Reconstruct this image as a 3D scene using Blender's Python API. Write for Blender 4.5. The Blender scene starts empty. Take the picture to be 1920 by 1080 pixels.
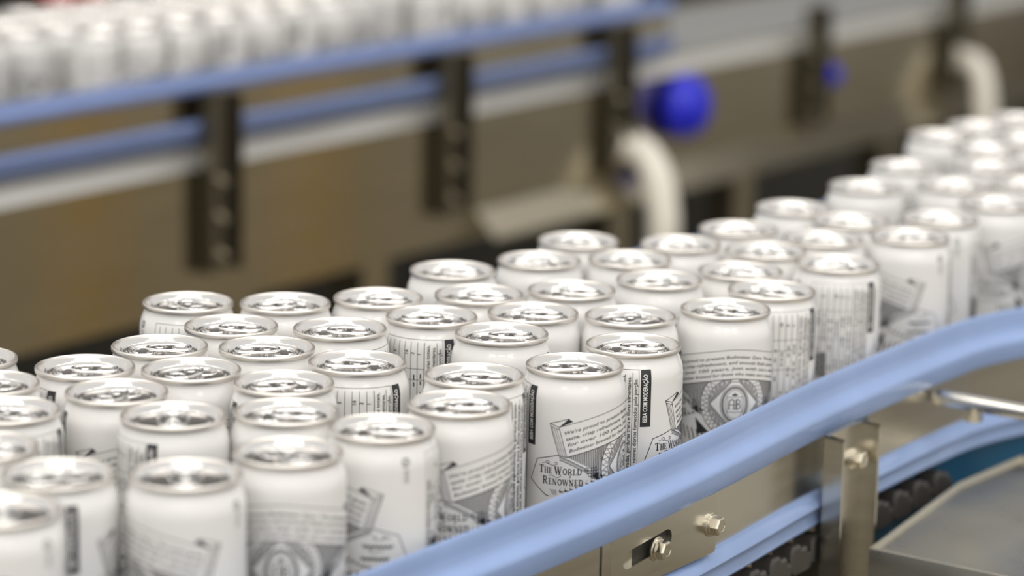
import bpy, bmesh, math, random
import numpy as np
from mathutils import Matrix, Vector
random.seed(7)
S = 0.001                                  # everything below is written in millimetres
col = bpy.context.scene.collection
scene = bpy.context.scene

# ------------------------------------------------------------------ camera
PITCH, ROLL = 0.216391, 0.018774
cp, sp, cr, sr = math.cos(PITCH), math.sin(PITCH), math.cos(ROLL), math.sin(ROLL)
fw = Vector((0, cp, -sp)); rt = Vector((1, 0, 0)); up = Vector((0, sp, cp))
r2 = cr*rt + sr*up; u2 = -sr*rt + cr*up
cam_d = bpy.data.cameras.new('camera')
cam = bpy.data.objects.new('camera', cam_d); col.objects.link(cam)
m = Matrix((( r2.x, u2.x, -fw.x, 0), (r2.y, u2.y, -fw.y, 0), (r2.z, u2.z, -fw.z, 0.5034), (0, 0, 0, 1)))
cam.matrix_world = m
cam_d.sensor_width = 36; cam_d.lens = 5430.2/1920*36
cam_d.clip_start = 0.05; cam_d.clip_end = 60
cam_d.dof.use_dof = True; cam_d.dof.focus_distance = 1.625; cam_d.dof.aperture_fstop = 4.1
scene.camera = cam

# ------------------------------------------------------------------ light
w = bpy.data.worlds.new('hall_light'); scene.world = w; w.use_nodes = True
bg = w.node_tree.nodes['Background']
bg.inputs[0].default_value = (1.0, 0.985, 0.96, 1); bg.inputs[1].default_value = 0.72
def ceiling_lamp(x, y, z, e, sx=1.5, sy=0.35, rot=0.0, color=(1, 0.97, 0.92)):
    l = bpy.data.lights.new('ceiling_lamp', 'AREA'); l.shape = 'RECTANGLE'; l.size = sx; l.size_y = sy
    l.energy = e; l.color = color
    o = bpy.data.objects.new('ceiling_lamp', l); col.objects.link(o); o.location = (x, y, z)
    o.rotation_euler = (0, 0, rot)
for ly in (-6.4, -4.2, -2.0, 0.2, 1.6):
    for lx in (-2.4, 0.1, 2.6):
        ceiling_lamp(lx, ly, 3.2, 20, 1.8, 0.5)
scene.view_settings.view_transform = 'Standard'; scene.view_settings.look = 'None'
scene.view_settings.exposure = 0.1; scene.view_settings.gamma = 1.0
scene.view_settings.use_curve_mapping = False

# ------------------------------------------------------------------ materials
def mat(name, base, rough=0.4, metal=0.0, coat=0.0, noise=0.0, nscale=60.0, bump=0.0, bscale=300.0, stretch=(1, 1, 1), spec=0.5, rvar=0.0):
    M = bpy.data.materials.new(name); M.use_nodes = True
    nt = M.node_tree; b = nt.nodes['Principled BSDF']
    b.inputs['Base Color'].default_value = (*base, 1); b.inputs['Roughness'].default_value = rough
    b.inputs['Metallic'].default_value = metal; b.inputs['Coat Weight'].default_value = coat
    b.inputs['Coat Roughness'].default_value = 0.06; b.inputs['Specular IOR Level'].default_value = spec
    if noise or bump or rvar:
        tc = nt.nodes.new('ShaderNodeTexCoord'); mp = nt.nodes.new('ShaderNodeMapping')
        mp.inputs['Scale'].default_value = stretch; nt.links.new(tc.outputs['Object'], mp.inputs[0])
    if noise or rvar:
        n = nt.nodes.new('ShaderNodeTexNoise'); n.inputs['Scale'].default_value = nscale; n.inputs['Detail'].default_value = 5
        nt.links.new(mp.outputs[0], n.inputs['Vector'])
    if noise:
        mx = nt.nodes.new('ShaderNodeMix'); mx.data_type = 'RGBA'
        mx.inputs[6].default_value = (*[c*(1-noise) for c in base], 1); mx.inputs[7].default_value = (*[min(1, c*(1+noise)) for c in base], 1)
        nt.links.new(n.outputs['Fac'], mx.inputs[0]); nt.links.new(mx.outputs[2], b.inputs['Base Color'])
    if rvar:
        mr = nt.nodes.new('ShaderNodeMapRange'); mr.inputs[3].default_value = max(0.02, rough-rvar); mr.inputs[4].default_value = rough+rvar
        nt.links.new(n.outputs['Fac'], mr.inputs[0]); nt.links.new(mr.outputs[0], b.inputs['Roughness'])
    if bump:
        n2 = nt.nodes.new('ShaderNodeTexNoise'); n2.inputs['Scale'].default_value = bscale; n2.inputs['Detail'].default_value = 3
        nt.links.new(mp.outputs[0], n2.inputs['Vector'])
        bp = nt.nodes.new('ShaderNodeBump'); bp.inputs['Strength'].default_value = bump; bp.inputs['Distance'].default_value = 0.0005
        nt.links.new(n2.outputs['Fac'], bp.inputs['Height']); nt.links.new(bp.outputs[0], b.inputs['Normal'])
    return M
WHITE = mat('white_can_paint', (0.80, 0.79, 0.77), 0.32, 0.0, coat=0.6)
INK = mat('black_ink', (0.022, 0.022, 0.026), 0.4)
ALU = mat('bright_aluminium', (0.88, 0.865, 0.85), 0.15, 1.0)
SATIN = mat('satin_aluminium', (0.84, 0.80, 0.75), 0.36, 1.0)
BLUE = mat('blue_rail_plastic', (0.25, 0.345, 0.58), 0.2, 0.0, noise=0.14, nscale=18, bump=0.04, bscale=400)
STEEL = mat('brushed_stainless', (0.46, 0.415, 0.31), 0.17, 1.0, noise=0.10, nscale=9, bump=0.01, bscale=120, stretch=(1, 1, 14), rvar=0.08)
STEELH = mat('bright_stainless', (0.74, 0.71, 0.65), 0.20, 1.0, noise=0.08, nscale=40)
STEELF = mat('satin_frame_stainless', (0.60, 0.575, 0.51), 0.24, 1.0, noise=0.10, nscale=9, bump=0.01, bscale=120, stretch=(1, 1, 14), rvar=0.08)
STEELD = mat('dark_reflection_steel', (0.17, 0.155, 0.12), 0.38, 1.0)  # rear posts: reflection of dark surroundings put into the base colour
STEELL = mat('satin_stainless', (0.78, 0.76, 0.71), 0.5, 1.0)
BOLT = mat('bolt_steel', (0.62, 0.58, 0.49), 0.24, 1.0, noise=0.1, nscale=200)
BLUER = mat('dimmed_blue_rail_plastic', (0.19, 0.255, 0.48), 0.36, noise=0.1, nscale=25)  # rail blue darkened, the dimmer rear light is in the colour
BELT = mat('dark_belt_plastic', (0.10, 0.10, 0.10), 0.5)
BELTL = mat('grey_belt_plastic', (0.30, 0.30, 0.29), 0.65)
CHAIN = mat('dark_chain_plastic', (0.055, 0.05, 0.045), 0.4, noise=0.2)
DARK = mat('dark_shade_fill', (0.030, 0.028, 0.022), 0.5, noise=0.2, nscale=4)  # near-black colour standing in for shade
CAPBLUE = mat('saturated_blue_plastic', (0.015, 0.02, 0.62), 0.3)
RED = mat('red_plastic', (0.5, 0.02, 0.02), 0.4)
CREAM = mat('cream_pipe_plastic', (0.88, 0.84, 0.74), 0.35)
TEAL = mat('teal_blue_plastic', (0.005, 0.11, 0.23), 0.35)
TRAYM = mat('scratched_tray_steel', (0.52, 0.485, 0.40), 0.30, 1.0, noise=0.25, nscale=14, bump=0.05, bscale=60, rvar=0.15)
YELLOW = mat('yellow_post_paint', (0.80, 0.50, 0.08), 0.4)
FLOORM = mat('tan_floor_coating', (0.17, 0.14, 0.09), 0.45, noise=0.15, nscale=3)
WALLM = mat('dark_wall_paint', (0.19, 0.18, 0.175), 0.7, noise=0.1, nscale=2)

# ------------------------------------------------------------------ helpers
DV = Vector((0.57, 0.82, 0)).normalized(); NV = Vector((-DV.y, DV.x, 0))     # along the conveyors / across, away from the camera
def F(a, p, z): return DV*a + NV*p + Vector((0, 0, z))
def finish(me, angle=35):
    bm = bmesh.new(); bm.from_mesh(me)
    bmesh.ops.recalc_face_normals(bm, faces=bm.faces)
    lim = math.radians(angle)
    for e in bm.edges:
        e.smooth = not (len(e.link_faces) == 2 and e.calc_face_angle(0) > lim)
    for f in bm.faces: f.smooth = True
    bm.to_mesh(me); bm.free()
def mesh(name, verts, faces, mats, angle=35, base=Vector((0, 0, 0)), fix=True):
    me = bpy.data.meshes.new(name)
    me.from_pydata([tuple((Vector(v)-base)*S) for v in verts], [], faces)
    for M in (mats if isinstance(mats, (list, tuple)) else [mats]): me.materials.append(M)
    if fix: finish(me, angle)
    return me
def link(name, me, parent=None, loc=(0, 0, 0), rotz=0.0):
    o = bpy.data.objects.new(name, me); col.objects.link(o)
    o.location = Vector(loc)*S; o.rotation_euler = (0, 0, rotz)
    if parent is not None: o.parent = parent
    return o
def tag(o, label=None, cat=None, group=None, kind=None):
    if label: o['label'] = label
    if cat: o['category'] = cat
    if group: o['group'] = group
    if kind: o['kind'] = kind
    return o
def thing(name, loc, label, cat, group=None, rotz=0.0):
    o = bpy.data.objects.new(name, None); col.objects.link(o); o.empty_display_size = 0.02
    o.location = Vector(loc)*S; o.rotation_euler = (0, 0, rotz)
    return tag(o, label, cat, group)
class G:                                                    # collects shapes given in world millimetres
    def __init__(s): s.v = []; s.f = []
    def add(s, v, f):
        k = len(s.v); s.v += [Vector(q) for q in v]; s.f += [tuple(i+k for i in q) for q in f]; return s
    def hexa(s, c):                                         # 8 corners, bottom ring then top ring
        return s.add(c, [(3, 2, 1, 0), (4, 5, 6, 7), (0, 1, 5, 4), (1, 2, 6, 5), (2, 3, 7, 6), (3, 0, 4, 7)])
    def fbox(s, a0, a1, p0, p1, z0, z1):
        return s.hexa([F(a0, p0, z0), F(a1, p0, z0), F(a1, p1, z0), F(a0, p1, z0), F(a0, p0, z1), F(a1, p0, z1), F(a1, p1, z1), F(a0, p1, z1)])
    def sweep(s, rings, closed=True):                       # list of equally long rings
        n = len(rings[0]); v = [q for r in rings for q in r]; f = []
        for i in range(len(rings)-1):
            for j in range(n if closed else n-1):
                k = (j+1) % n
                f.append((i*n+j, i*n+k, (i+1)*n+k, (i+1)*n+j))
        if closed: f += [tuple(range(n-1, -1, -1)), tuple(range((len(rings)-1)*n, len(rings)*n))]
        return s.add(v, f)
    def tube(s, pts, r, seg=16, closed=False):
        pts = [Vector(p) for p in pts]; rings = []; prev = None
        for i, p in enumerate(pts):
            if closed: t = pts[(i+1) % len(pts)] - pts[i-1]
            else: t = pts[min(i+1, len(pts)-1)] - pts[max(i-1, 0)]
            t.normalize()
            a = Vector((0, 0, 1)) if prev is None else prev
            if abs(a.dot(t)) > 0.95 and prev is None: a = Vector((1, 0, 0))
            x = (a - t*a.dot(t)).normalized(); y = t.cross(x); prev = x
            rr = r[i] if isinstance(r, (list, tuple)) else r
            rings.append([p + (x*math.cos(k*2*math.pi/seg) + y*math.sin(k*2*math.pi/seg))*rr for k in range(seg)])
        if closed:
            n = seg; v = [q for R in rings for q in R]; f = []; L = len(rings)
            for i in range(L):
                for j in range(n): f.append((i*n+j, i*n+(j+1) % n, ((i+1) % L)*n+(j+1) % n, ((i+1) % L)*n+j))
            return s.add(v, f)
        return s.sweep(rings)
    def lathe(s, prof, seg, o=Vector((0, 0, 0)), cap=True):
        rings = [[Vector((r*math.cos(k*2*math.pi/seg), r*math.sin(k*2*math.pi/seg), z))+o for k in range(seg)] for r, z in prof]
        n = seg; v = [q for R in rings for q in R]; f = []
        for i in range(len(rings)-1):
            for j in range(n): f.append((i*n+j, i*n+(j+1) % n, (i+1)*n+(j+1) % n, (i+1)*n+j))
        if cap: f += [tuple(range(n-1, -1, -1)), tuple(range((len(rings)-1)*n, len(rings)*n))]
        return s.add(v, f)
    def build(s, name, M, parent=None, angle=35):
        base = Vector((0, 0, 0)) if parent is None else world_mm(parent)
        return link(name, mesh(name, s.v, s.f, M, angle, base), parent)
def world_mm(o):
    v = Vector(o.location)
    if o.parent is not None: v = v + world_mm(o.parent)*S
    return v/S
def smooth_path(xs, ys, q):                                 # Catmull-Rom through unevenly spaced points
    xs = np.array(xs, float); ys = np.array(ys, float); mslope = np.gradient(ys, xs)
    out = []
    for x in q:
        i = int(np.clip(np.searchsorted(xs, x)-1, 0, len(xs)-2)); h = xs[i+1]-xs[i]; t = (x-xs[i])/h
        out.append((2*t**3-3*t**2+1)*ys[i]+(t**3-2*t**2+t)*h*mslope[i]+(-2*t**3+3*t**2)*ys[i+1]+(t**3-t**2)*h*mslope[i+1])
    return out
RA = [860, 1050, 1150, 1200, 1340, 1400, 1510, 1600, 1690, 1742, 1796, 1845, 1890, 1930, 1965]
RP = [818, 818, 817, 816.5, 819, 823, 832, 835.5, 837, 835, 822, 800, 770, 735, 697]
def rp(a): return smooth_path(RA, RP, [a])[0]
def rail(g, a0, a1, prof, path=rp, n=90):
    rings = []
    for i in range(n+1):
        a = a0+(a1-a0)*i/n
        rings.append([F(a, path(a)-wq, z) for wq, z in prof])
    return g.sweep(rings)

# ------------------------------------------------------------------ the hall
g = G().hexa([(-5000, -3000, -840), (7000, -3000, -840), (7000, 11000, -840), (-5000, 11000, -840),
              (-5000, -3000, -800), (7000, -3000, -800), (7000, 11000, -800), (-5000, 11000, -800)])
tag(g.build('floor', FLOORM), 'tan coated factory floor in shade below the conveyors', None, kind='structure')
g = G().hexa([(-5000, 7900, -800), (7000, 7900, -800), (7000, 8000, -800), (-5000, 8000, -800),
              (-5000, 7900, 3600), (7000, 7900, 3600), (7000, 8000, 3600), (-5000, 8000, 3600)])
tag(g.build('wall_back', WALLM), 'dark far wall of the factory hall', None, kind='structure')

# ------------------------------------------------------------------ front conveyor
cv = thing('can_conveyor', F(1380, 980, -800), 'stainless conveyor with periwinkle blue guide rails carrying the white cans', 'conveyor')
def far_path(a): return smooth_path([860, 1400, 1600, 1800, 1900, 2100, 2800], [1150, 1150, 1143, 1128, 1119, 1116, 1116], [a])[0]
def near_edge(a): return rp(a)+1.5 if a < 1700 else 838.5
G().sweep([[F(a, near_edge(a), -14), F(a, far_path(a)-1.5, -14), F(a, far_path(a)-1.5, 0), F(a, near_edge(a), 0)] for a in [870+30*k for k in range(64)]]).build('belt', BELT, cv)
UP = [(0, 36), (0, 67.6), (0.5, 69.0), (1.5, 69.6), (2.6, 69.4), (3.3, 68.4), (3.7, 66.6), (4.3, 62.0), (4.9, 57.4), (5.8, 55.2), (7.8, 53.4), (10.4, 52.0), (12.0, 51.0), (12.9, 49.6), (13.1, 47.8), (12.6, 43.0), (11.8, 38.6), (11.0, 36.6), (9.5, 35.6), (4, 35.4)]
o = rail(G(), 860, 1960, UP).build('guide_rail', BLUE, cv, 34); tag(o, 'upper periwinkle blue guide rail bending away at right')
LOW = [(3, -19), (3, 0.2), (5, 1.2), (8, 0.8), (13.2, -4.5), (13.8, -6.5), (11.6, -9.0), (11.0, -12), (12.2, -17.5), (11, -19.2)]
o = rail(G(), 860, 1960, LOW).build('guide_rail', BLUE, cv, 40); tag(o, 'lower blue rail under the steel bar')
FAR = [(-wq, z) for wq, z in UP]
rail(G(), 900, 2700, FAR, path=far_path, n=40).build('guide_rail', BLUE, cv, 50)
for a0, a1 in ((862, 1253.5), (1256, 1958)):
    rail(G(), a0, a1, [(4.0, 0), (4.0, 40), (6.0, 40), (6.0, 0)], n=60).build('side_bar', STEELF, cv)
for a in (1010, 1290, 1580, 1800):                        # little spacers between rail and bar
    G().fbox(a, a+6, rp(a)-9, rp(a)-3, 28, 40).build('spacer', BELT, cv)
rail(G(), 900, 1800, [(-14, -46), (-14, -180), (-10, -180), (-10, -46)], n=40).build('lower_shade_sheet', DARK, cv)  # dark sheet added as shade, hides the lit floor below
for a in (1000, 1900, 2600):
    for p in (870, 1110):
        G().fbox(a-20, a+20, p-20, p+20, -800, -14).build('leg', STEELF, cv)
# chain links running under the lower rail
lk = G()
sec = [(-13, 2), (-13, 15), (-11, 18), (-3, 18), (-1, 15), (6, 15), (7, 10), (12, 10), (12, 2), (9, 0), (-10, 0)]
cl = None
def link_mesh():
    g = G(); rings = []
    for y in (0, 1.5, 13.5, 15):
        q = 0.9 if y in (0, 15) else 1.0
        rings.append([Vector((x*q, -y, z*q)) for x, z in sec])
    g.sweep(rings); return mesh('chain_link', g.v, g.f, CHAIN, 35)
cl = link_mesh(); base = world_mm(cv); ang = math.atan2(DV.y, DV.x)
a = 1290
while a < 1700:
    q = F(a, rp(a)+2, -43)
    link('chain_link', cl, cv, q-base, ang); a += 29
# bolts
def bolt_mesh(R=5.6, H=5.0, washer=7.0):
    g = G()
    g.lathe([(washer, 0), (washer, 0.9), (washer-0.4, 1.2), (2.0, 1.2)], 24, cap=True)
    g.lathe([(washer-0.9, 1.2), (washer-0.9, 2.4), (washer-1.4, 2.7), (2, 2.7)], 24)
    g.lathe([(R*0.97, 2.6), (R, 3.0), (R, 2.6+H*0.8), (R*0.86, 2.6+H), (R*0.6, 2.6+H), (R*0.55, 2.6+H-0.25)], 6)
    return mesh('bolt', g.v, g.f, BOLT, 25)
BM = bolt_mesh(); BMR = bolt_mesh(); BMR.materials[0] = STEEL
def bolt(parent, a, p, z, me=BM, name='bolt'):
    o = bpy.data.objects.new(name, me); col.objects.link(o); o.parent = parent
    M = Matrix((DV, Vector((0, 0, 1)).copy(), -NV)).transposed()      # local z points to the viewer's side
    if M.determinant() < 0: M = Matrix((-DV, Vector((0, 0, 1)), -NV)).transposed()
    o.rotation_euler = M.to_euler(); o.location = (F(a, p, z)-world_mm(parent))*S
    return o
def curve_plate(name, loops, depth, bevel=0.0):             # flat plate with holes from closed outlines in mm
    cu = bpy.data.curves.new(name, 'CURVE'); cu.dimensions = '2D'; cu.fill_mode = 'BOTH'
    cu.extrude = depth/2; cu.bevel_depth = bevel; cu.bevel_resolution = 2
    for L in loops:
        sp_ = cu.splines.new('POLY'); sp_.points.add(len(L)-1); sp_.use_cyclic_u = True
        for i, (x, y) in enumerate(L): sp_.points[i].co = (x, y, 0, 1)
    o = bpy.data.objects.new(name, cu); col.objects.link(o)
    dg = bpy.context.evaluated_depsgraph_get()
    me = bpy.data.meshes.new_from_object(o.evaluated_get(dg))
    vs = [v.co.copy() for v in me.vertices]; fs = [tuple(p.vertices) for p in me.polygons]
    bpy.data.objects.remove(o); bpy.data.curves.remove(cu); bpy.data.meshes.remove(me)
    return vs, fs
def rrect(x0, x1, y0, y1, r, n=5):
    out = []
    for cx, cy, a0 in ((x1-r, y1-r, 0), (x0+r, y1-r, 90), (x0+r, y0+r, 180), (x1-r, y0+r, 270)):
        for k in range(n+1):
            t = math.radians(a0+90*k/n); out.append((cx+r*math.cos(t), cy+r*math.sin(t)))
    return out
def slot(x0, y0, x1, y1, r, n=8):
    t = math.atan2(y1-y0, x1-x0); out = []
    for k in range(n+1): u = t-math.pi/2+math.pi*k/n; out.append((x1+r*math.cos(u), y1+r*math.sin(u)))
    for k in range(n+1): u = t+math.pi/2+math.pi*k/n; out.append((x0+r*math.cos(u), y0+r*math.sin(u)))
    return out
PP = 808
vs, fs = curve_plate('plate', [rrect(1261, 1371, 2.5, 37.5, 2.5), slot(1278, 20.5, 1318, 23.5, 5.0)], 3.0)
g = G().add([F(v.x, PP+1.5-0*v.z, v.y)+NV*v.z for v in vs], fs)
pl = g.build('mounting_plate', STEELF, cv, 30)
for a, z in ((1307, 20), (1365, 20)): bolt(pl, a, PP, z)
G().fbox(1264, 1368, PP+3.1, PP+3.6, 6, 34).build('slot_shade_strip', DARK, cv)  # dark strip added so the slot's inside looks shaded
# the channel post
WP, A0, A1, FLG, T = 816.0, 1511, 1559, 13.0, 2.2
def post_mesh(g, a0, a1, wpz, z0, z1, flg, t):
    out = [(a0, wpz-flg), (a0, wpz), (a1, wpz), (a1, wpz-flg), (a1-t, wpz-flg), (a1-t, wpz-t), (a0+t, wpz-t), (a0+t, wpz-flg)]
    def ring(z, drop): return [F(a, p, z-(drop if abs(p-(wpz-flg)) < 0.1 else 0)) for a, p in out]
    g.sweep([ring(z0, 0), ring(z1-6, 0), ring(z1-1.2, 0), ring(z1, 3.0)]); return g
po = post_mesh(G(), A0, A1, WP, -260, 40, FLG, T).build('bracket_post', STEELF, cv, 30)
bolt(po, 1546, WP-T, 18)
G().fbox(1525, 1550, WP, WP+6, 8, 30).build('spacer', STEELF, cv)
# rod clamp
rdz = 27.5
g = G(); g.tube([F(1684, 829-k, rdz) for k in (0, 1.0, 2.5, 8, 60, 130, 210)], [3.6, 4.6, 5.2, 5.2, 5.2, 5.2, 5.2], 20)
rd = g.build('support_rod', STEELH, cv)
g = G(); g.tube([F(1684, 800, rdz-4), F(1684, 800, rdz-7), F(1684, 800, rdz-7.2), F(1684, 800, rdz-12)], [3, 3, 6, 6], 6)
g.build('set_screw', BOLT, rd, 25)
rail(G(), 1590, 1900, [(-6, -20), (-6, -62), (-3, -62), (-3, -20)], n=30).build('side_skirt', TEAL, cv)

# drip tray beside the conveyor
tr = thing('drip_tray', F(1640, 735, -32), 'scratched stainless drip tray beside the blue skirt at lower right', 'tray')
OUT = [(1526, 790), (1526, 560), (1780, 560), (1780, 808), (1690, 812)]
def inset(k): 
    c = (sum(q[0] for q in OUT)/5, sum(q[1] for q in OUT)/5)
    return [(q[0]+(c[0]-q[0])*k, q[1]+(c[1]-q[1])*k) for q in OUT]
g = G()
rings = [[F(a, p, -85) for a, p in OUT], [F(a, p, -31) for a, p in OUT], [F(a, p, -30) for a, p in inset(0.004)], [F(a, p, -30) for a, p in inset(0.012)],
         [F(a, p, -31) for a, p in inset(0.016)], [F(a, p, -33.5) for a, p in inset(0.028)]]
g.sweep(rings); g.build('pan', TRAYM, tr, 40)
for a, p in ((1545, 600), (1545, 770), (1760, 600), (1760, 770)):
    G().fbox(a-8, a+8, p-8, p+8, -800, -85).build('leg', STEELF, tr)

# ------------------------------------------------------------------ rear conveyor
rc = thing('rear_conveyor', F(3000, 2060, -800), 'blurred stainless conveyor with two blue rails behind the cans', 'conveyor')
BP = 1941
const = lambda a: BP
G().fbox(1400, 4560, BP, BP+3, -170, -23).build('side_panel', STEEL, rc)
rail(G(), 1400, 4560, [(0, -24), (-19, -7), (-21, -8.5), (-2, -26)], const, 2).build('top_lip', STEELL, rc)
rail(G(), 2715, 4560, [(0, -138), (28, -168), (28, -171), (-2, -141)], const, 2).build('lower_lip', STEEL, rc)
G().fbox(1400, 4560, BP+21, BP+268, -14, 0).build('belt', BELTL, rc)
G().fbox(1400, 4560, BP+269, BP+272, -170, 6).build('side_panel', STEEL, rc)
BU = [(wq*0.85-11, 55+(z-35.5)*0.62) for wq, z in UP]
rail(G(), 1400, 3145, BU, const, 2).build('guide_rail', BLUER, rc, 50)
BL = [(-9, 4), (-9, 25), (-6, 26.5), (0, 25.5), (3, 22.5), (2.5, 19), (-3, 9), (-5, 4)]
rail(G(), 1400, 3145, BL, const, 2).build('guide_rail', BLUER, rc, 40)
G().fbox(1400, 3145, BP+8, BP+10, 20, 57).build('side_bar', STEEL, rc)
for a in (1847, 2247, 2656, 3004, 3503, 3933):
    z1 = 54 if a < 3100 else 34
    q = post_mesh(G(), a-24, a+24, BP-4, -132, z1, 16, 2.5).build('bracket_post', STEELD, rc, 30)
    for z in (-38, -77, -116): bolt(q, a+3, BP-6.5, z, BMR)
for a in (1730, 2534, 3350, 4150):
    for p in (BP+32, BP+230):
        G().fbox(a-24, a+24, p-24, p+24, -800, -160).build('leg', STEEL, rc)
# blue caps on the side of the rear conveyor
def cap(a, z, R, label):
    t = thing('blue_cap', F(a, BP-2, z), label, 'cap')
    def disc(prof): 
        g = G()
        rings = [[F(a+r*math.cos(k*math.pi/12), BP-h, z+r*math.sin(k*math.pi/12)) for k in range(24)] for r, h in prof]
        return g.sweep(rings)
    disc([(R*.5, 0), (R*.5, 4), (R*.45, 5), (R*.45, 6)]).build('collar', STEEL, t)
    pr = [(R*.45, 4), (R*.85, 5), (R, 9)] + [(R*math.cos(u), 14+R*0.8*math.sin(u)) for u in (0, .3, .6, .9, 1.15, 1.35, 1.5)]
    disc(pr).build('dome', CAPBLUE, t, 60)
cap(3152, -64, 42, 'glossy saturated blue domed cap on the rear conveyor side')
cap(3546, -66, 15, 'small dim blue cap further right on the rear conveyor')
# cream drain pipes
def drain(pts, r, label):
    t = thing('drain_pipe', pts[-1], label, 'pipe', 'cream drain pipes')
    q = [Vector(p) for p in pts]; fine = []
    for i in range(len(q)-1):
        p0 = q[max(i-1, 0)]; p1 = q[i]; p2 = q[i+1]; p3 = q[min(i+2, len(q)-1)]
        for k in range(6):
            u = k/6; fine.append(0.5*((2*p1)+(-p0+p2)*u+(2*p0-5*p1+4*p2-p3)*u*u+(-p0+3*p1-3*p2+p3)*u**3))
    fine.append(q[-1])
    G().tube(fine, r, 16).build('bend', CREAM, t)
    G().tube([fine[0], fine[0]*0.5+fine[1]*0.5, fine[1]], r*1.25, 16).build('collar', CREAM, t)
drain([F(3037, 1938, -103), F(3040, 1918, -108), F(3035, 1893, -133), F(3030, 1879, -176), F(3028, 1876, -228), F(3028, 1876, -500), F(3028, 1876, -800)], 20, 'cream bent drain pipe dropping from the rear conveyor near the blue cap')
drain([F(3955, 1935, -85), F(3953, 1905, -90), F(3948, 1890, -112), F(3944, 1882, -150), F(3942, 1880, -210), F(3942, 1880, -500), F(3942, 1880, -800)], 16, 'cream bent drain pipe at far upper right behind the cans')
# dark box added behind, standing in for the shade under the rear conveyor
mh = thing('shade_box', F(3460, 2650, -800), 'dark box added behind the rear conveyor in place of shade', 'backdrop')
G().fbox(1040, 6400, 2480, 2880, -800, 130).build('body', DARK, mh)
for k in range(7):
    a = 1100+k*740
    G().fbox(a, a+700, 2474, 2480, -700, 110).build('shade_panel', DARK, mh)
rb = thing('control_box', F(2585, 2470, 20), 'small red control box on the added dark box at top left', 'control box')
G().fbox(2545, 2620, 2430, 2474, 10, 98).build('housing', RED, rb)
g = G(); g.sweep([[F(2582+r*math.cos(k*math.pi/10), 2430-h, 54+r*math.sin(k*math.pi/10)) for k in range(20)] for r, h in ((12, 0), (12, 8), (18, 9), (18, 14), (15, 17))])
g.build('button', RED, rb)

# yellow safety posts standing off to the right, mirrored in the rear conveyor's steel side
def bollard(x, y, label):
    t = thing('safety_post', (x, y, -800), label, 'safety post', 'yellow safety posts')
    g = G(); g.lathe([(75, -800), (75, -790), (40, -786), (40, -780)], 24, Vector((x, y, 0))); g.build('foot', YELLOW, t)
    g = G(); g.lathe([(36, -786), (36, 190), (33, 204), (22, 214), (4, 218)], 24, Vector((x, y, 0))); g.build('post', YELLOW, t)
bollard(1290, 3535, 'yellow steel safety post beside the rear conveyor, farther one')
bollard(1090, 3120, 'yellow steel safety post beside the rear conveyor, nearer one')
# ------------------------------------------------------------------ the can
R0, HT = 28.8, 122.0
PROF = [(0.01, 9.5), (8, 9.0), (15, 7.2), (20, 4.2), (22.2, 1.2), (23.2, 0.1), (24.2, 0.0), (25.2, 0.7), (26.4, 3.2), (27.8, 7.5), (28.5, 10.5), (R0, 13.5), (R0, 40), (R0, 75), (R0, 105.0), (28.75, 107.2), (28.55, 109.0), (28.2, 110.8), (27.65, 112.6), (27.0, 114.3), (26.4, 115.9), (25.95, 117.3), (25.8, 118.4), (25.8, 119.6)]
PZ = np.array([z for r, z in PROF[6:]]); PR = np.array([r for r, z in PROF[6:]])
def rad(z): return float(np.interp(z, PZ, PR))
g = G().lathe(PROF, 96, cap=False)
BODY = mesh('body', g.v, g.f, WHITE, 60)
# lid: seam, chuck wall, countersink, panel, opening bead
LP = [(25.85, 119.0), (26.6, 118.9), (26.95, 119.2), (27.05, 120.0), (27.05, 121.0), (26.85, 121.6), (26.4, 121.95), (25.9, 122.0), (25.55, 121.85), (25.25, 121.3), (24.9, 120.2), (24.35, 118.5), (23.7, 117.1), (23.15, 116.25), (22.5, 115.9), (21.95, 116.1), (21.65, 116.7), (21.5, 118.0), (21.25, 118.6), (20.8, 118.8), (20.6, 118.8), (19.4, 118.8), (19.2, 118.8), (18.7, 118.65), (18.3, 118.35), (17.8, 118.25), (17.6, 118.25), (17.2, 118.25), (9, 118.25), (0.01, 118.25)]
g = G().lathe(LP, 72, cap=False)
def ell(cx, cy, rx, ry, z, n=28, a0=0, a1=360): return [Vector((cx+rx*math.cos(math.radians(a0+(a1-a0)*k/n)), cy+ry*math.sin(math.radians(a0+(a1-a0)*k/n)), z)) for k in range(n if a1-a0 == 360 else n+1)]
g.tube(ell(0, 9.2, 8.6, 7.6, 118.2), 0.55, 8, closed=True)                  # score bead around the mouth
g.tube(ell(0, 10.0, 5.4, 4.8, 118.2, 20, 20, 160), 0.6, 8)                  # ridge inside the mouth
g.tube(ell(0, -12, 7.5, 5.6, 118.2, 20, 190, 350), 0.6, 8)                  # finger well ridge
g.lathe([(2.6, 118.1), (2.6, 120.3), (2.2, 120.7), (1.2, 120.9), (0.3, 120.9)], 16)   # rivet
LID = mesh('lid', g.v, g.f, [ALU, SATIN], 60)
for pg in LID.polygons:                                                      # the rolled seam is satin, the pressed panel bright
    if math.hypot(pg.center.x, pg.center.y) > 0.0247: pg.material_index = 1
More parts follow.
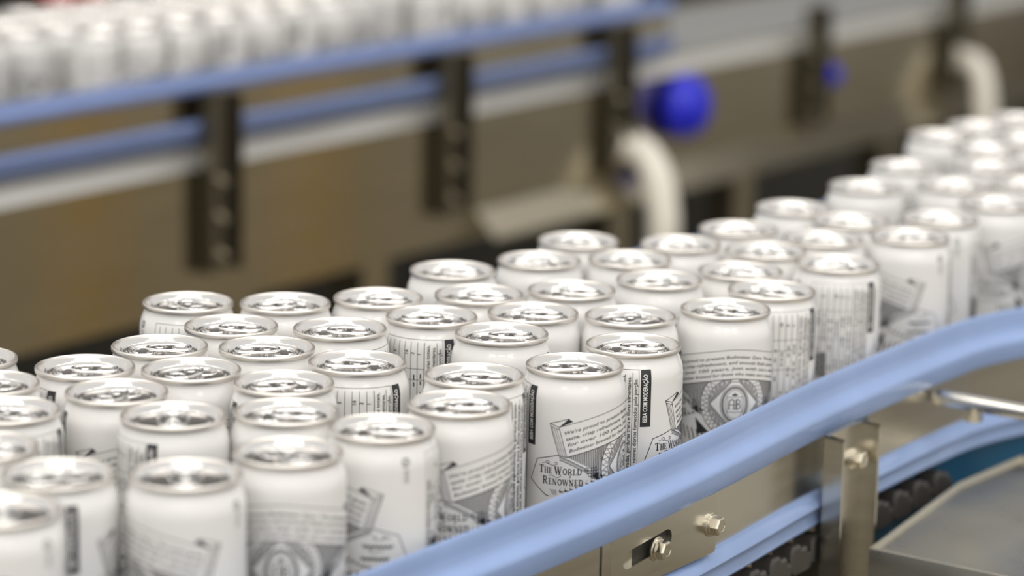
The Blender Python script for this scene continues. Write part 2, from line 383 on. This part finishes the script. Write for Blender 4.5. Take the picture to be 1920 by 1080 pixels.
# tab: curled rim, web with finger hole and rivet slot
def tab_outline(k=1.0):
    out = []
    for i in range(48):
        t = 2*math.pi*i/48; x = math.cos(t); y = math.sin(t)
        wx = 7.6 if y < 0 else 7.2
        out.append((k*wx*math.copysign(abs(x)**0.72, x)*(1.0 if y < 0 else 1-0.12*y), -5.2+k*13.0*math.copysign(abs(y)**0.86, y)))
    return out
g = G()
g.tube([Vector((x, y, 120.15)) for x, y in tab_outline(0.93)], 0.85, 10, closed=True)
hole = [(4.6*math.copysign(abs(math.cos(t))**0.8, math.cos(t)), -11.6+4.4*math.sin(t)) for t in [2*math.pi*i/28 for i in range(28)]]
slotl = [(q[0], q[1]) for q in ell(0, 0.3, 4.3, 4.6, 0, 24, -205, 25)]
slotl += [(q[0], q[1]) for q in reversed(ell(0, 0.3, 3.3, 3.6, 0, 24, -205, 25))]
vs, fs = curve_plate('web', [tab_outline(0.93), hole, slotl], 0.5)
g.add([Vector((v.x, v.y, 120.15+v.z)) for v in vs], fs)
g.tube([Vector((x, y, 120.15)) for x, y in hole], 0.6, 8, closed=True)
TAB = mesh('tab', g.v, g.f, ALU, 50)

# ---- print on the can. s = arc length in mm to the right of the crest, z = height in mm
DEG = R0*math.pi/180
class Ink:
    def __init__(s): s.polys = []; s.fine = []
    def poly(s, pts, layer=2, white=False): s.polys.append(([(x, z) for x, z in pts], layer, white))
    def line(s, pts, wd, layer=2, closed=False, white=False):
        if closed: pts = list(pts)+[pts[0]]
        for (x0, z0), (x1, z1) in zip(pts[:-1], pts[1:]):
            L = math.hypot(x1-x0, z1-z0)
            if L < 1e-6: continue
            ux, uz = (x1-x0)/L, (z1-z0)/L; e = wd*0.25
            a, b = (x0-ux*e, z0-uz*e), (x1+ux*e, z1+uz*e); nx, nz = -uz*wd/2, ux*wd/2
            s.poly([(a[0]-nx, a[1]-nz), (b[0]-nx, b[1]-nz), (b[0]+nx, b[1]+nz), (a[0]+nx, a[1]+nz)], layer, white)
    def text(s, body, size, place, layer=2, white=False, shear=0.0, bold=0.0, width=None):
        cu = bpy.data.curves.new('t', 'FONT'); cu.body = body; cu.size = size; cu.shear = shear; cu.offset = bold; cu.resolution_u = 2
        o = bpy.data.objects.new('t', cu); col.objects.link(o)
        dg = bpy.context.evaluated_depsgraph_get(); me = bpy.data.meshes.new_from_object(o.evaluated_get(dg))
        xs = [v.co.x for v in me.vertices]; k = 1.0; x0 = min(xs)
        if width: k = width/(max(xs)-x0)
        V = [place((v.co.x-x0)*k, v.co.y) for v in me.vertices]
        s.fine.append((V, [tuple(p.vertices) for p in me.polygons], layer, white))
        bpy.data.objects.remove(o); bpy.data.curves.remove(cu); bpy.data.meshes.remove(me)
    def mesh(s, name):
        bm = bmesh.new()
        for pts, layer, white in s.polys:
            vv = [bm.verts.new((x, z, layer)) for x, z in pts]
            try: f = bm.faces.new(vv); f.material_index = 1 if white else 0
            except ValueError: pass
        xs = [v.co.x for v in bm.verts]
        if xs:
            k = math.floor(min(xs)/3)*3
            while k < max(xs):
                bmesh.ops.bisect_plane(bm, geom=bm.verts[:]+bm.edges[:]+bm.faces[:], plane_co=(k, 0, 0), plane_no=(1, 0, 0)); k += 3
            for z in (105, 107.2, 109, 110.8, 112.6):
                bmesh.ops.bisect_plane(bm, geom=bm.verts[:]+bm.edges[:]+bm.faces[:], plane_co=(0, z, 0), plane_no=(0, 1, 0))
        for V, Fc, layer, white in s.fine:
            vv = [bm.verts.new((x, z, layer)) for x, z in V]
            for q in Fc:
                try: f = bm.faces.new([vv[i] for i in q]); f.material_index = 1 if white else 0
                except ValueError: pass
        for v in bm.verts:
            sx, z, layer = v.co; th = sx/R0; r = rad(z)+0.05+0.045*layer
            v.co = (r*math.sin(th)*S, -r*math.cos(th)*S, z*S)
        bmesh.ops.triangulate(bm, faces=bm.faces[:])
        me = bpy.data.meshes.new(name); bm.to_mesh(me); bm.free()
        me.materials.append(INK); me.materials.append(WHITE)
        bm = bmesh.new(); bm.from_mesh(me)
        for f in bm.faces:                                     # face outwards
            c = f.calc_center_median()
            if f.normal.x*c.x+f.normal.y*c.y < 0: f.normal_flip()
        bm.to_mesh(me); bm.free()
        return me
def topc(s): return 102.8-10.1*(abs(s/DEG)/90)**1.5
def botc(s): return 85.0-8.8*(abs(s/DEG)/80)**1.5
D = lambda a: a*DEG
# -- ribbon banner with its text
ib = Ink()
NN = 40
sl = [(D(-89.6)+(D(89.6)*2)*k/NN) for k in range(NN+1)]
bl = [(D(-80.4)+(D(80.4)*2)*k/NN) for k in range(NN+1)]
for k in range(NN):
    ib.poly([(bl[k], botc(bl[k])), (bl[k+1], botc(bl[k+1])), (sl[k+1], topc(sl[k+1])), (sl[k], topc(sl[k]))], 1, True)
ib.line([(x, topc(x)) for x in sl], 0.32); ib.line([(x, botc(x)) for x in bl], 0.45)
for sg in (-1, 1):
    q = lambda a, z: (sg*D(a), z)
    ib.line([q(89.6, topc(D(89.6))), q(80.4, botc(D(80.4)))], 0.32)
    ib.line([q(89.6, topc(D(89.6))), q(100, 94.4), q(88.9, 76.8), q(80.4, botc(D(80.4)))], 0.34)
    ib.line([q(100, 94.4), q(79, 97.8)], 0.34); ib.line([q(98.8, 93.0), q(89.2, 91.3)], 0.25)
    ib.poly([q(89.6, topc(D(89.6))), q(79, 97.8), q(74.3, 96.3)], 2)
    for f in (0.25, 0.5, 0.75):
        ib.line([q(100-10.4*f, 94.4-1.6*f-1.5), q(88.9-8.5*f, 76.8-0.4*f)], 0.22)
lines = ["We're proud to present Budweiser Zero. The same great", "taste, crisp refreshment, and smooth finish you've loved", "for over 100 years, just with zero alcohol.", "Budweiser brewed for those who make zero compromises."]
for k, tx in enumerate(lines):
    half = D(83.5-1.9*k)
    def place(x, y, k=k, half=half):
        s_ = -half+x; return (s_, topc(s_)-5.2-3.45*k+y+(botc(s_)-topc(s_)+17.8)*k/4)
    ib.text(tx, 2.75, place, 3, shear=0.12, bold=0.02, width=2*half)
RIB = ib.mesh('ribbon_banner')
# -- crest
ic = Ink(); CZ = 69.5
def circ(rx, rz, n=64, a0=0, a1=360, cx=0, cz=CZ): return [(cx+rx*math.cos(math.radians(a0+(a1-a0)*k/n)), cz+rz*math.sin(math.radians(a0+(a1-a0)*k/n))) for k in range(n+(0 if a1-a0 == 360 else 1))]
def below(pts): return [(x, min(z, botc(x)-0.1)) for x, z in pts]
# hatching behind the crest, either side
for sg in (-1, 1):
    a = 20.0
    while a < 80:
        x = sg*D(a); zt = botc(x)-0.1
        if a > 53: zb = 76.4-(80-a)*0.24
        else: zb = 62+abs(a-40)*0.18
        if zt-zb > 0.4: ic.line([(x, zb), (x, zt)], 0.6, 0)
        a += 2.05
    # leaves and hops in heavy ink round the crest foot
    for i in range(9):
        t = i/8; cx = sg*D(88-46*t); cz = 57.0+8.5*t**1.3
        ic.poly([(cx, cz), (cx-sg*1.6, cz+2.6), (cx-sg*0.2, cz+0.7)], 2); ic.poly([(cx, cz), (cx-sg*2.4, cz-1.0), (cx-sg*0.2, cz-0.9)], 2)
        ic.line([(cx-sg*2.6, cz-0.4), (cx, cz)], 0.35)
    rope = [(sg*D(88.5-33*t/10), 76.2-7.6*(t/10)**1.25) for t in range(11)]
    ic.line(rope, 0.3); ic.line([(x, z-1.9) for x, z in rope], 0.3)
    for t in range(20):
        u = t/20*10; x = sg*D(88.5-33*u/10); z = 76.2-7.6*(u/10)**1.25; ic.line([(x, z), (x-sg*0.7, z-1.8)], 0.22)
    for r_ in range(4):                                        # hop cone
        for c_ in range(4-abs(r_-1)):
            ic.line(circ(0.95, 0.85, 10, 180, 360, sg*(D(53)-1.9*1.5+1.9*c_+0.9*abs(r_-1)), 70.8-1.55*r_), 0.32)
    ic.poly([(sg*D(52), 66.0), (sg*D(44), 67.5), (sg*D(43.5), 63), (sg*D(49), 64.2)], 0)
    ic.poly([(sg*D(30), 52), (sg*D(48), 60), (sg*D(44), 50)], 1)
    for i in range(6): ic.line([(sg*D(34+i*7), 44+i*0.6), (sg*D(39+i*7), 52+i*0.4)], 0.9, 0)
ic.poly(below(circ(20.6, 20.6, 72)), 1, True)
ic.line(below(circ(20.6, 20.6, 72)), 0.42, 2, True); ic.line(below(circ(16.2, 16.2, 60)), 0.3, 2, True)
for k in range(40):                                            # zigzag ring
    t0, t1, tm = (math.radians(9*k), math.radians(9*k+9), math.radians(9*k+4.5))
    for ra_, rb_, w_ in ((16.6, 20.0, 0.3),):
        pts = [(ra_*math.cos(t0), CZ+ra_*math.sin(t0)), (rb_*math.cos(tm), CZ+rb_*math.sin(tm)), (ra_*math.cos(t1), CZ+ra_*math.sin(t1))]
        if all(z < botc(x)-0.3 for x, z in pts):
            ic.line(pts, w_)
for q in ((1, 1), (-1, 1), (1, -1), (-1, -1)):                 # dark corners between circle and diamond
    pts = [(q[0]*16*math.cos(math.radians(t)), CZ+q[1]*16*math.sin(math.radians(t))) for t in range(8, 83, 6)]
    for i in range(15):                                        # shaded corner, engraved lines
        t = i/14; xo = 2.6+t*12.6; zo = math.sqrt(max(0.1, 16*16-xo*xo)); zi = 13.8*(15-xo)/12.6+0.2
        if zo > zi+0.3: ic.line(below([(q[0]*xo, CZ+q[1]*zi), (q[0]*xo, CZ+q[1]*zo)]), 0.5, 2)
    for i in range(5):
        t = 20+12*i; a_, b_ = 9.5, 14
        ic.line(below([(q[0]*b_*math.cos(math.radians(t)), CZ+q[1]*b_*math.sin(math.radians(t))), (q[0]*(b_+1.6)*math.cos(math.radians(t+4)), CZ+q[1]*(b_+1.6)*math.sin(math.radians(t+4)))]), 0.5, 3, white=True)
dia = [(-15, CZ), (-2.4, CZ+13.8), (2.4, CZ+13.8), (15, CZ), (2.4, CZ-13.8), (-2.4, CZ-13.8)]
ic.poly(dia, 3, True); ic.line(dia, 0.35, 4, True)
for rx, rz, wd in ((8.6, 11.4, 0.4), (7.4, 10.2, 0.9), (5.9, 8.8, 0.3)): ic.line(circ(rx, rz, 48), wd, 4, True)
ic.poly([(-4.5, CZ-4.8), (4.5, CZ-4.8), (4.5, CZ+4.4), (-4.5, CZ+4.4)], 5, True)
ic.line([(-4.5, CZ-4.8), (4.5, CZ-4.8), (4.5, CZ+4.4), (-4.5, CZ+4.4)], 0.28, 6, True)
ic.line([(-3.4, CZ-2.9), (-3.4, CZ+1.3), (-2.7, CZ+2.7), (-1.7, CZ+3.0), (-0.7, CZ+2.7), (-0.4, CZ+2.0), (-0.4, CZ-2.9)], 0.6, 6)
ic.line([(-3.4, CZ-0.2), (-0.4, CZ-0.2)], 0.4, 6); ic.line([(-4.0, CZ-2.9), (-2.8, CZ-2.9)], 0.4, 6); ic.line([(-1.0, CZ-2.9), (0.1, CZ-2.9)], 0.4, 6)
ic.line([(1.0, CZ-2.9), (1.0, CZ+2.9)], 0.85, 6)
ic.line([(0.5, CZ+2.8)]+circ(1.5, 1.4, 10, 90, -90, 1.6, CZ+1.5)+circ(1.9, 1.5, 10, 90, -90, 1.5, CZ-1.4)+[(0.5, CZ-2.9)], 0.5, 6)
ic.poly([(-1.4, CZ+5.2), (1.4, CZ+5.2), (1.7, CZ+6.6), (0.8, CZ+6.0), (0, CZ+7.0), (-0.8, CZ+6.0), (-1.7, CZ+6.6)], 6)
for i in range(9):
    ic.line([(-8+2*i, CZ-16.8), (-7.2+2*i, CZ-15.8)], 0.3, 2)
CREST = ic.mesh('crest')
# -- the two six-sided signs
LET = {
 'T': (0.82, [(.02, .95, .80, .95, .08), (.41, 0, .41, .95, .16), (.22, .03, .6, .03, .06), (.02, .95, .02, .74, .05), (.80, .95, .80, .74, .05)], []),
 'H': (0.84, [(.16, 0, .16, 1, .15), (.66, 0, .66, 1, .15), (.16, .52, .66, .52, .07), (.02, .03, .3, .03, .06), (.52, .03, .8, .03, .06), (.02, .97, .3, .97, .06), (.52, .97, .8, .97, .06)], []),
 'E': (0.68, [(.16, 0, .16, 1, .15), (.02, .97, .58, .97, .07), (.16, .52, .46, .52, .07), (.02, .03, .62, .03, .07), (.58, .97, .58, .78, .05), (.62, .03, .62, .24, .05), (.46, .42, .46, .62, .05)], []),
 'W': (1.12, [(.05, .97, .32, .02, .15), (.32, .02, .55, .97, .07), (.50, .97, .77, .02, .15), (.77, .02, 1.0, .97, .07), (0, .97, .2, .97, .06), (.42, .97, .64, .97, .06), (.9, .97, 1.08, .97, .06)], []),
 'O': (0.86, [], [(.42, .5, .34, .46, 0, 360, .13)]),
 'R': (0.86, [(.16, 0, .16, 1, .15), (.02, .97, .4, .97, .06), (.02, .03, .3, .03, .06), (.16, .48, .4, .48, .06), (.38, .48, .72, .02, .14), (.72, .02, .84, .06, .07)], [(.38, .73, .25, .24, -90, 90, .12)]),
 'L': (0.68, [(.16, 0, .16, 1, .15), (.02, .97, .3, .97, .06), (.02, .03, .62, .03, .07), (.62, .03, .62, .26, .05)], []),
 'D': (0.86, [(.16, 0, .16, 1, .15), (.02, .97, .4, .97, .06), (.02, .03, .4, .03, .06)], [(.36, .5, .4, .47, -90, 90, .13)]),
 'N': (0.9, [(.16, 0, .16, 1, .07), (.12, .98, .7, .02, .15), (.7, 0, .7, 1, .07), (.02, .03, .3, .03, .06), (.0, .97, .2, .97, .06), (.56, .97, .84, .97, .06)], []),
}
def serif(ink, word, x, z, h, slope, big=1.28, gap=0.10):
    for i, ch in enumerate(word):
        if ch == ' ': x += 0.32*h; continue
        k = h*(big if (i == 0 or word[i-1] == ' ') else 1.0)
        wd, segs, arcs = LET[ch]; cw = 0.86
        P = lambda u, v: (x+u*k*cw, z+v*k+slope*(u*k*cw+x))
        for x0, y0, x1, y1, t in segs: ink.line([P(x0, y0), P(x1, y1)], t*k*1.1)
        for cx, cy, rx, ry, a0, a1, t in arcs:
            ink.line([P(cx+rx*math.cos(math.radians(a0+(a1-a0)*j/20)), cy+ry*math.sin(math.radians(a0+(a1-a0)*j/20))) for j in range(21)], t*k*1.1)
        x += (wd*cw+gap)*k
    return x
SIGNS = []
for sg in (-1, 1):
    ih = Ink()
    q = lambda a, z: (sg*D(a), z)
    hexa = [q(89.5, 77.1), q(115.6, 73.4), q(124.9, 61.2), q(103, 53.6)]
    ih.poly(hexa+[q(88, 54), q(60, 64), q(60, 70)], 0, True)
    ih.line(hexa, 0.42); ih.line([q(103, 53.6), q(100, 53.6)], 0.42)
    for i in range(6): ih.line([q(99-0.7*i, 57.2-0.5*i), q(91, 57.2-0.5*i)], 0.14)
    for cz_, c0, c1 in ((71.6, 108, 92), (64.9, 100, 88)):      # flourishes
        n_ = 14; ih.line([q(c0+(c1-c0)*k/n_, cz_+0.55*math.sin(k/n_*2*math.pi)) for k in range(n_+1)], 0.28)
        ih.line([(sg*D(c1)+0.7*math.cos(t/2)*sg, cz_+0.7+0.7*math.sin(t/2)) for t in range(0, 11)], 0.28)
    ih.line([(sg*D(102)+1.0*math.cos(t/2)*sg, cz_+7.6+0.9*math.sin(t/2)) for t in range(0, 11)], 0.3)
    if sg > 0:
        for z_, c0, c1 in ((67.6, 110, 80), (61.2, 106, 78)):
            n_ = 24; ih.line([q(c0+(c1-c0)*k/n_, z_+0.9*math.sin(k*1.9)) for k in range(n_+1)], 0.7)
    else:
        serif(ih, 'THE WORLD', D(-112.6), 66.3, 3.35, 0.0)
        serif(ih, 'RENOWNED', D(-107.6), 60.2, 3.35, 0.0)
        ih.line([(D(-76.5), 66.0), (D(-76), 65.2), (D(-77), 64.6)], 0.4)
    SIGNS.append(ih.mesh('hexagon_sign'))
# -- black warning strip and its lettering, code stamp
iw = Ink()
iw.poly([(D(-131.5), 80.5), (D(-119.5), 80.5), (D(-119.5), 113.3), (D(-131.5), 113.3)], 1)
iw.text('BEBA COM MODERA\u00c7\u00c3O', 3.6, lambda x, y: (D(-123.7)-y, 83.2+x), 2, True, bold=0.09, width=27.5)
STRIP = iw.mesh('warning_strip')
# -- nutrition table
it = Ink()
cols = [-133.6, -140.6, -155.3, -163.4, -171.5, -179.5, -187.5, -196, -204]
it.line([(D(-211), 30), (D(-211), 113.3), (D(-133.6), 113.3), (D(-133.6), 30)], 0.22)
for c in cols[1:]: it.line([(D(c), 30), (D(c), 111.6)], 0.42 if c == -155.3 else 0.26)
for z in (96.0, 89.5, 77.5): it.line([(D(-204), z), (D(-155.3), z)], 0.24)
it.text('Percentual de valores di\u00e1rios fornecidos pela por\u00e7\u00e3o.', 2.9, lambda x, y: (D(-135.3)-y, 41.5+x), 2, bold=0.03, width=67)
it.text('gorduras saturadas, gorduras trans e fibras alimentares.', 2.9, lambda x, y: (D(-142.6)-y, 40.0+x), 2, bold=0.03, width=69.5)
it.text('quantidades significativas de gorduras totais,', 2.9, lambda x, y: (D(-149)-y, 50.0+x), 2, bold=0.03, width=60.5)
for c, tx in ((-160.6, '1'), (-168.6, '3'), (-176.7, '16'), (-192.9, '5')):
    it.text(tx, 3.0, lambda x, y, c=c: (D(c+2.6)-y-0.6, 104.6+x), 2, bold=0.05)
for c in (-159.4, -167.4, -175.5, -183.5, -191.7, -200):        # illegible small entries, as short marks
    z = 42.0
    random.seed(int(-c*10))
    while z < 94:
        L = random.uniform(1.2, 3.0)
        if random.random() < 0.62: it.line([(D(c), z), (D(c), z+L)], 0.75, 2)
        z += L+random.uniform(0.5, 2.4)
for i in range(14): it.line([(D(-207.2), 55+3.2*i), (D(-207.2), 57.4+3.2*i-(i % 3)*0.4)], 1.1, 2)   # illegible heading
for i in range(12): it.line([(D(-203+1.4*i), 52), (D(-203+1.4*i), 68)], 0.4, 1)
TABLE = it.mesh('nutrition_table')
ik = Ink()                                                       # small stamp between ribbon and table
ik.line(circ(1.9, 1.9, 16, 0, 360, D(123), 110.4), 0.55, 2, True); ik.line([(D(121.4), 108.3), (D(124.6), 112.4)], 0.4)
for i in range(5): ik.line([(D(121), 106.4-1.5*i), (D(121)+2.4+0.4*(i % 2), 106.4-1.5*i)], 0.4)
STAMP = ik.mesh('stamp')

def make_can(pos, z, crest, tail, label, group, full=True):
    root = thing('beer_can', (pos[0], pos[1], z), label, 'can', group)
    b = link('body', BODY, root, (0, 0, 0), math.radians(crest))
    for nm, me in (('ribbon_banner', RIB), ('crest', CREST), ('hexagon_sign', SIGNS[0]), ('hexagon_sign', SIGNS[1]), ('warning_strip', STRIP), ('nutrition_table', TABLE), ('stamp', STAMP)):
        link(nm, me, b)
    l = link('lid', LID, root, (0, 0, 0), math.radians(tail))
    if full: link('tab', TAB, l)
    return root
# x, y of the axis in mm, heading of the crest (degrees to the right of the camera), heading of the tab's tail, description
CANS = [
    (35.2, 1545.9, 73.0, -80, 'sharpest white can, ribbon text above the words the world renowned, at the rail'),
    (69.2, 1595.8, 139.0, 95, 'white can right of the sharpest can, black warning strip facing forward'),
    (128.1, 1692.2, 10.5, 60, 'white can with the round AB crest under a straight text band facing forward'),
    (160.2, 1747.0, 186.0, 64, 'white can behind the crest can, grey table and black strip at its right edge'),
    (209.9, 1831.0, 171.0, -99, 'white can at the rail with a long black strip between table and right edge'),
    (269.0, 1925.3, -84.0, 117, 'white can at the rail showing only the right ribbon end and empty white side'),
    (298.5, 1991.7, -105.0, 82, 'white can with fine vertical stripes, partly hidden behind the ribbon-end can near right'),
    (348.6, 2052.9, 72.0, -57, 'rightmost white can over the bent rail, slanted ribbon and grey crest'),
    (-84.2, 1542.1, 177.5, -95, 'white can mid picture with table columns 16, 3, 1 and strip below its lid'),
    (-26.3, 1457.0, 75.0, 100, 'soft white can left of the sharpest can with slanted ribbon and hexagon sign, at rail'),
    (-19.5, 1517.8, 202.0, 80, 'white can directly behind and left of the sharpest can, small print at its right'),
    (-63.9, 1406.1, -95.7, 90, 'blurred white can at rail with plain side, small stamp under the shoulder'),
    (-107.4, 1358.0, -2.0, 38, 'blurred white can at bottom with wide text band and crest facing forward'),
    (-152.4, 1315.7, -60.0, 8, 'large blurred white can at bottom left with a ribbon end on its right side'),
    (-212.1, 1312.6, 147.0, -46, 'large blurred can at lower left with dark vertical strip facing forward'),
    (-228.0, 1253.0, -69.0, 14, 'largest blurred can cut by the bottom left corner'),
    (-255.9, 1357.3, 20.0, 82, 'blurred can cut by the left edge, above the bottom left corner can'),
    (-256.0, 1426.1, 205.0, 59, 'can cut by the left edge with small print and black strip at right'),
    (-275.4, 1480.7, 30.0, -42, 'can lid second from top at the left edge, tab in shade'),
    (-296.4, 1534.5, 40.0, 89, 'topmost can at the left edge, only its right rim visible'),
    (-230.1, 1520.2, 94.0, 91, 'leftmost fully visible lid of the back rows, black strip corner below it'),
    (-205.9, 1467.8, 61.0, -23, 'can at left with tab toward camera and ribbon fold below its shoulder'),
    (-172.5, 1518.5, 0.0, -32, 'can at left centre, tab turned toward front left, plain white shoulder'),
    (-196.0, 1571.2, -30.0, 94, 'can behind the leftmost lids, tab pointing right over a dark panel'),
    (-170.8, 1422.0, 110.0, 6, 'can at left with the top of a black strip and vertical print facing forward'),
    (-120.5, 1493.5, 62.0, -64, 'can left of centre with tab tail at front left, clear in focus'),
    (-136.2, 1571.9, -20.0, -81, 'can with long tab tail at left, second row behind the in-focus can'),
    (-98.6, 1621.9, -110.0, 85, 'can left of centre with tab at right, behind the can with table columns'),
    (-161.3, 1623.9, 0.0, 81, 'can between the two back-left cans, only lid and narrow shoulder visible'),
    (-192.8, 1682.7, 175.0, 32, 'rearmost can at upper left, vertical print on its neck, alone against dark'),
    (-135.2, 1685.8, -40.0, -65, 'second of the three rearmost cans in the upper left row'),
    (-80.5, 1704.3, 20.0, 89, 'third of the three rearmost cans in the upper left row'),
    (-114.4, 1434.0, 0.0, 89, 'soft can below centre left, lid above the blurred crest can'),
    (-5.5, 1617.3, -50.0, 94, 'can with plain white neck just behind the sharpest can, to its left'),
    (-46.9, 1657.4, 149.0, -85, 'can with nutrition table columns on its neck, upper centre left'),
    (12.7, 1672.0, -20.0, 89, 'can with plain shadowed side, second row behind the sharpest can'),
    (70.3, 1667.8, 10.0, -35, 'can with plain neck behind the black strip can, left of the crest can'),
    (-20.0, 1719.6, -30.0, 80, 'can lid tucked between the centre rear cans, left one'),
    (36.7, 1736.6, -45.0, 82, 'can lid tucked between the centre rear cans, right one'),
    (92.0, 1770.9, 15.0, -73, 'plain white can behind the crest can, upper centre right'),
    (-37.8, 1788.7, 5.0, 89, 'rear edge can at centre left against the dark gap, plain neck'),
    (17.2, 1824.5, -25.0, -90, 'rear edge can at centre, slightly lower than the topmost centre can'),
    (43.6, 1890.6, -10.0, 69, 'topmost centre can on the rear edge against dark background'),
    (75.8, 1832.9, 25.0, 70, 'can lid just right below the topmost centre can'),
    (111.4, 1886.0, -35.0, -79, 'rear edge can right of centre, under the cream drain pipe'),
    (145.2, 1802.7, 0.0, 93, 'can lid between the crest can and the rear edge, right of centre'),
    (166.6, 1869.1, 30.0, 61, 'can lid in the second row from the rear edge, right of centre'),
    (153.7, 1941.3, -15.0, -92, 'rear edge can right of the can under the drain pipe'),
    (209.0, 1911.6, -60.0, 78, 'soft can lid behind the long strip can, right of centre'),
    (199.0, 2022.5, 10.0, -50, 'rear edge can at right, left of three rising rims'),
    (234.1, 1976.7, 40.0, 90, 'hazy can lid beside the ribbon-end can, third row from the rail'),
    (260.3, 2114.0, -20.0, 57, 'rear edge can at upper right with clear bright rim, middle of the rising rims'),
    (301.6, 2205.1, 20.0, -64, 'rear edge can at upper right with two round light spots'),
    (327.9, 2125.4, -30.0, 102, 'hazy can lid at upper right above the vertically striped can'),
    (350.7, 2354.5, 15.0, 72, 'rearmost hazy can at upper right against the dark lip'),
    (367.4, 2209.8, 0.0, -70, 'hazy can at upper right, lower of the stacked-looking blurred rims'),
    (377.8, 2289.6, -40.0, 64, 'hazy can at upper right, upper of the stacked-looking blurred rims'),
    (390.1, 2408.5, 20.0, 100, 'most distant can under the second drain pipe at upper right'),
    (431.7, 2453.3, -15.0, 9, 'distant hazy can cut by the right edge, highest in picture'),
    (418.5, 2340.9, 35.0, -58, 'hazy can cut by the right edge, second from top'),
    (384.6, 2135.9, -25.0, 89, 'hazy can cut by the right edge, lowest lid there'),
]
for x, y, al, tl, lb in CANS:
    make_can((x, y), 0, al, tl, lb, 'white cans on the front conveyor')
# cans on the rear conveyor
random.seed(11)
for row in range(4):
    a = 1700+(row % 2)*29; p = BP+21+31+row*57.9
    lb, gr = (('blurred white can in the front row on the rear conveyor, behind its upper rail', 'front row of blurred cans on the rear conveyor') if row == 0
              else ('blurred white can packed behind the front row on the rear conveyor', 'blurred cans packed on the rear conveyor'))
    while a < 3110-row*10:
        if not (row == 0 and random.random() < 0.16):
            q = F(a, p, 0)
            make_can((q.x, q.y), 0, random.uniform(0, 360), random.uniform(0, 360), lb, gr, full=False)
        a += 58.4+random.uniform(0, 1.5)+(10 if row == 0 and random.random() < 0.3 else 0)
